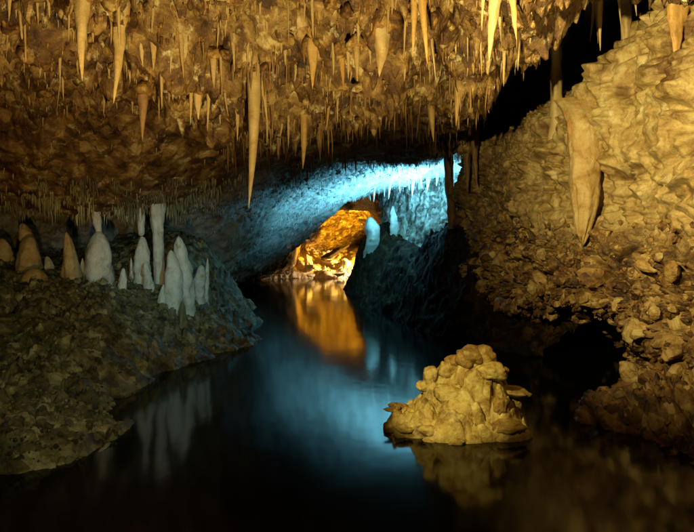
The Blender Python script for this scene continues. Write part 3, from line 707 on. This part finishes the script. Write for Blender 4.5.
for k, (px, top, bot, wd_, Y_) in enumerate([(84, 258, 280, 10, 8.8), (121, 268, 288, 8, 8.4), (131, 258, 280, 8, 9.0), (150, 262, 290, 9, 8.6), (205, 258, 286, 8, 9.1)]):
    o = stalagmite(px, top, bot, wd_, 'white', ['first', 'second', 'third', 'fourth', 'fifth', 'sixth', 'seventh', 'eighth'][k] + ' from the left of the pale stubs crowded between the white stalagmites', Y_, ['cone', 'dome'][k % 2]); o['group'] = 'stubs between the white stalagmites'
column(157, 212, 292, 16, 8.95, 'white', 'tall white column reaching the ceiling of the alcove', 43)
stalactite(95, 205, 236, 11, 'pale stalactite meeting the big white stalagmite', 'white', Y=8.55, tipk='straw', name='stalactite')
stalactite(140, 206, 236, 11, 'bluish pale stalactite above the bluish stalagmite', 'white', Y=8.9, tipk='straw', name='stalactite')
stalactite(77, 205, 226, 6, 'white stalactite above the cone shaped stalagmite', 'white', Y=8.7, name='stalactite')
stalactite(128, 203, 222, 4, 'thin white stalactite left of the bluish one', 'white', Y=8.8, name='stalactite')
ORD = 'first second third fourth fifth sixth seventh eighth ninth tenth eleventh twelfth thirteenth fourteenth fifteenth sixteenth seventeenth eighteenth nineteenth twentieth'.split()
def ordinal(k): return ORD[k] if k < 20 else 'twenty-' + ORD[k - 20] if k < 29 else 'thirtieth'
MARKS = {'front': [(15, 'the top left corner'), (84, 'the top left cream stalactite'), (121, 'the kinked stalactite'), (165, 'the stubby cream stalactite'), (205, 'the forked knob'), (254, 'the longest stalactite'), (315, 'the broad orange stalactite'), (360, 'the carrot shaped stalactite'), (390, 'the fat knobbly cone'), (420, 'the orange twin stalactites'), (460, 'the double pointed stalactite'), (500, 'the pale yellow thick stalactite')],
         'mid': [(230, 'behind the longest stalactite'), (290, 'behind the second longest stalactite'), (340, 'below the black hollow'), (385, 'over the bright blue ceiling'), (431, 'behind the lone orange stalactite'), (470, 'behind the double pointed stalactite'), (505, 'beside the black gap')]}
for k, (px, tip, wd_) in enumerate([(369, 201, 3), (376, 202, 4), (384, 197, 3), (391, 199, 5), (399, 193, 4), (408, 190, 5), (414, 196, 6), (421, 188, 5), (429, 192, 7), (438, 186, 5)]):
    stalactite(px, 172, tip, wd_, ordinal(k) + ' from the left of the cyan lit stalactites in the far chamber fringe', 'white', Y=15.7 - .12 * k, group='bright fringe of the far chamber')

# small stalactites one could count, sharing a few meshes
def minis(n, reg, key, label, group, seed, lens, wid):
    r = np.random.default_rng(seed)
    u, v, dy = project(CV)
    ok = np.where(reg(u, v, CV) & (u > 5) & (u < 690) & (v > -6))[0]
    vs = [mesh_np('stalactite', *lathe(.5, 10.0, seed * 20 + k, sides=9, rings=16, lump=.16, flare=.5, bend=.02), M[key]) for k in range(8)]
    pick = r.choice(ok, n, replace=False); pick = pick[np.argsort(u[pick])]
    mk_ = MARKS[label[1]]; cnt = {}
    for i in pick:
        L = lens[0] + (lens[1] - lens[0]) * r.random() ** 1.8; ww = wid[0] + (wid[1] - wid[0]) * r.random()
        o = link('stalactite', vs[r.integers(8)], None, CV[i] + np.array([0, .02, .11]), (r.normal() * .05, r.normal() * .05, r.uniform(0, 6.28)), (ww, ww, (L + .12) / 10))
        near = min(mk_, key=lambda m_: abs(m_[0] - u[i]))[1]; cnt[near] = cnt.get(near, 0) + 1
        tag(o, label[0] % (ordinal(cnt[near] - 1), near), 'stalactite', group)
minis(140, lambda u, v, P: (P[:, 1] < 7.0) & (P[:, 1] > 4.6) & (u < 520), 'stal', ('%s from the left of the small pale stalactites around %s', 'front'), 'small stalactites of the front ceiling', 51, (.07, .34), (.016, .055))
minis(100, lambda u, v, P: (P[:, 1] > 7.0) & (P[:, 1] < 9.5) & (u > 210) & (u < 520), 'stal_brown', ('%s from the left of the small brown stalactites %s', 'mid'), 'small stalactites of the dark middle ceiling', 52, (.10, .42), (.02, .06))

# soda straws: uncountable fringes
def straws(n, reg, key, label, seed, lens, rad):
    r = np.random.default_rng(seed)
    u, v, dy = project(CV)
    ok = np.where(reg(u, v, CV))[0]
    cl = np.clip(vnoise(CV[ok] * np.array([3.2, 3.2, 0]) + seed, seed) * 1.6 + .45, 0.03, 1) ** 1.6
    cl *= np.clip(vnoise(CV[ok] * np.array([9, 9, 0]) + seed, seed + 3) * 1.6 + .5, 0.05, 1)
    idx = r.choice(ok, n, replace=False, p=cl / cl.sum())
    L = lens[0] + (lens[1] - lens[0]) * r.random(n) ** 2 * np.clip(.7 + 2.0 * vnoise(CV[idx] * np.array([3.1, 3.1, 0]) + 9, seed), .12, 1.9); R = rad[0] + (rad[1] - rad[0]) * r.random(n)
    a = np.linspace(0, 2 * math.pi, 5, endpoint=False)
    ring = np.stack([np.cos(a), np.sin(a)], 1)
    top = np.concatenate([ring, np.zeros((5, 1))], 1)
    V = np.zeros((n, 11, 3)); P = CV[idx] + np.array([0, 0, .03])
    V[:, :5, :2] = ring[None] * R[:, None, None]; V[:, 5:10, :2] = ring[None] * R[:, None, None] * .6
    V[:, 5:10, 2] = -L[:, None] * .6; V[:, 10, 2] = -L
    V[:, 5:, :2] += (r.normal(size=(n, 1, 2)) * .04 * L[:, None, None])
    V += P[:, None]
    f = []
    for k in range(5):
        m_ = (k + 1) % 5
        f += [[k, 5 + k, m_], [m_, 5 + k, 5 + m_], [5 + k, 10, 5 + m_]]
    F = (np.array(f)[None] + (np.arange(n) * 11)[:, None, None]).reshape(-1, 3)
    o = link('soda_straws', mesh_np('soda_straws', V.reshape(-1, 3), F, M[key]))
    tag(o, label, 'soda straws', kind='stuff')
straws(3800, lambda u, v, P: (P[:, 1] > 7.5) & (P[:, 1] < 9.8) & (u > -60) & (u < 245) & (v > 178), 'bstone', 'dense fringe of soda straws along the ceiling edge above the alcove', 61, (.015, .26), (.004, .018))
straws(9000, lambda u, v, P: (P[:, 1] > 9.8) & (P[:, 1] < 20) & (u > 175) & (u < 460), 'white', 'soda straws bristling all over the blue lit back ceiling', 62, (.03, .15), (.005, .014))
straws(1500, lambda u, v, P: (P[:, 1] > 4.4) & (P[:, 1] < 7.2) & (u > -30) & (u < 560), 'knob', 'ochre pendant crust bristling between the knobs of the front ceiling', 64, (.03, .12), (.008, .022))
straws(900, lambda u, v, P: (P[:, 1] > 5.6) & (P[:, 1] < 9.6) & (u > 230) & (u < 530), 'stal_brown', 'thin brown straws thick along the lower edge of the front ceiling', 65, (.05, .32), (.006, .017))
straws(1200, lambda u, v, P: (P[:, 1] > 4.6) & (P[:, 1] < 9.5) & (u > -20) & (u < 540), 'stal', 'tiny soda straws between the stalactites of the front ceiling', 63, (.03, .14), (.004, .010))

# ------------------------------------------------------------------ islet of tufa knobs in the river
islet = bpy.data.objects.new('rock_islet', None); COL.objects.link(islet)
ic = water_pt(458, 428); islet.location = ic; islet.scale = (1, 1, .94)
tag(islet, 'yellow knobbly tufa rock rising from the dark river', 'rock')
n = 170
gx, gy = np.meshgrid(np.linspace(-.62, .62, n), np.linspace(-.42, .55, n)); gx = gx.ravel(); gy = gy.ravel()
ang = np.arctan2(gy - .05, gx - .02)
p2 = np.stack([np.cos(ang), np.sin(ang), 0 * ang], 1)
rad = np.sqrt(((gx - .02) / .56) ** 2 + ((gy - .05) / .40) ** 2) * (1 + .22 * vnoise(p2 * 1.9 + 4.4, 5))
ridge_h = np.interp(gx, [-.62, -.52, -.35, -.15, .05, .20, .32, .42, .54, .62], [0, .10, .22, .40, .55, .60, .50, .30, .14, 0])   # long slope on one side, steep on the other
cross = np.clip(1 - (np.abs(gy - .10) / np.where(gy < .10, .46, .40)) ** 1.5, 0, 1)
hgt = ridge_h * cross - .10 + .06 * np.clip(1 - rad, -1, 1)
p3 = np.stack([gx, gy, hgt], 1); q = p3 + .06 * np.stack([vnoise(p3 * 4, 1), vnoise(p3 * 4, 2), vnoise(p3 * 4, 3)], 1)
amp = smooth(1.5, .9, rad)
hgt = hgt + amp * (.24 * (dome(q / .24, 7) - .3) + .13 * (dome(q / .125, 8) - .35) + .035 * (dome(q / .055, 9) - .3) + .008 * fbm(q / .03, 2, 12))
IV = np.stack([gx, gy, hgt], 1)
iu, iv, idy = project(IV + ic)
core = mesh_np('core', np.stack([gx, gy, hgt], 1), grid_faces(n, n), M['islet']); link('core', core, islet)
for k, (px, py, dY, s, mk, sc_, rot) in enumerate([
    (470, 352, .30, .085, 'islet_brown', (1, 1, .9), 0), (485, 353, .28, .075, 'islet_brown', (1, 1, 1.2), 1), (455, 358, .25, .07, 'islet_brown', (1, 1, .9), 2),
    (492, 366, .22, .075, 'islet', (1.2, 1, .8), 3), (500, 369, .15, .06, 'islet_brown', (1, 1, 1), 4), (446, 366, .15, .055, 'islet', (.9, .9, 1.2), 5), (430, 371, .15, .06, 'islet', (.9, .9, 1.2), 6),
    (420, 382, .05, .055, 'islet', (1, 1, .8), 0), (509, 389, .05, .11, 'islet', (1.25, .8, .38), .1), (500, 402, .02, .05, 'islet_brown', (1, 1, 1.4), 2), (519, 404, .0, .035, 'islet_brown', (.6, .8, 1.6), 2),
    (508, 425, -.03, .09, 'islet_brown', (1.2, .9, .5), .3), (430, 430, -.16, .06, 'islet', (1, 1, .7), 1),
    (400, 404, .05, .05, 'islet_brown', (1.4, .9, .6), 3), (405, 428, -.10, .05, 'islet', (1.3, .8, .5), .2), (393, 388, .12, .030, 'islet_brown', (1, .8, 1.1), 2),
    (385, 405, .10, .035, 'islet_brown', (1.8, .8, .35), 0), (462, 447, -.24, .045, 'islet', (1.3, .8, .5), .4), (448, 392, -.05, .08, 'islet', (1.2, .8, .8), 6)]):
    cst = np.hypot(iu - px, iv - py) + 12 * (gy - gy.min()) + 400 * (hgt < .01)
    P = IV[np.argmin(cst)] + np.array([0, .25 * s, -0.15 * s * sc_[2]])
    link('nodule', nodule_mesh('nodule', M['nodule' if mk == 'islet' else mk], 900 + k), islet, P, (0.2 * math.sin(rot * 3), .15 * math.cos(rot * 5), rot if rot > 1 else rot), [1.25 * s * c for c in sc_])

# bright ledge stones at the foot of the right wall
for k, (px, py, Y, s, scl, lab) in enumerate([(640, 388, 5.55, .22, (1.5, .8, .42), 'yellow slab stone jutting from the foot of the right wall'), (690, 388, 5.4, .26, (1.2, .9, .6), 'bright yellow stone at the right edge of the picture above the water'), (628, 374, 5.7, .13, (1.1, .9, .7), 'small yellow stone on top of the jutting slab')]):
    o = link('boulder', stone_mesh('boulder', M['stone'], 950 + k, 4, .6), None, W(px, py, Y), (.1, -.18, .3 + k), [s * c for c in scl]); tag(o, lab, 'rock')
o = link('boulder', stone_mesh('boulder', M['ridge'], 962, 4, .5), None, W(338, 251, 22.7), (.0, -.47, 0), (.80, .30, .17)); tag(o, 'dark slanting slab added to make the dark gap in the amber lit passage', 'rock')  # added slab, its dark colour standing in for the gap under the amber band
# rocks of the lit far shore
for k, (px, py, Y, s, scl) in enumerate([(308, 262, 22.6, .30, (.8, .8, 1.1)), (316, 268, 22.4, .28, (1.2, .8, .6)), (330, 262, 22.8, .35, (1.5, .8, .4)), (345, 262, 22.5, .30, (1, .8, .9)), (322, 256, 23.3, .16, (.7, .7, 1.2)), (328, 254, 23.3, .14, (.7, .7, 1.2)), (340, 274, 22.0, .30, (1.3, .8, .4)), (310, 275, 21.9, .2, (1.3, .8, .5))]):
    link('stone', stone_mesh('stone', M['far'], 970 + k, 3, .7), far, W(px, py, Y), (.1, .1, k), [s * c for c in scl])
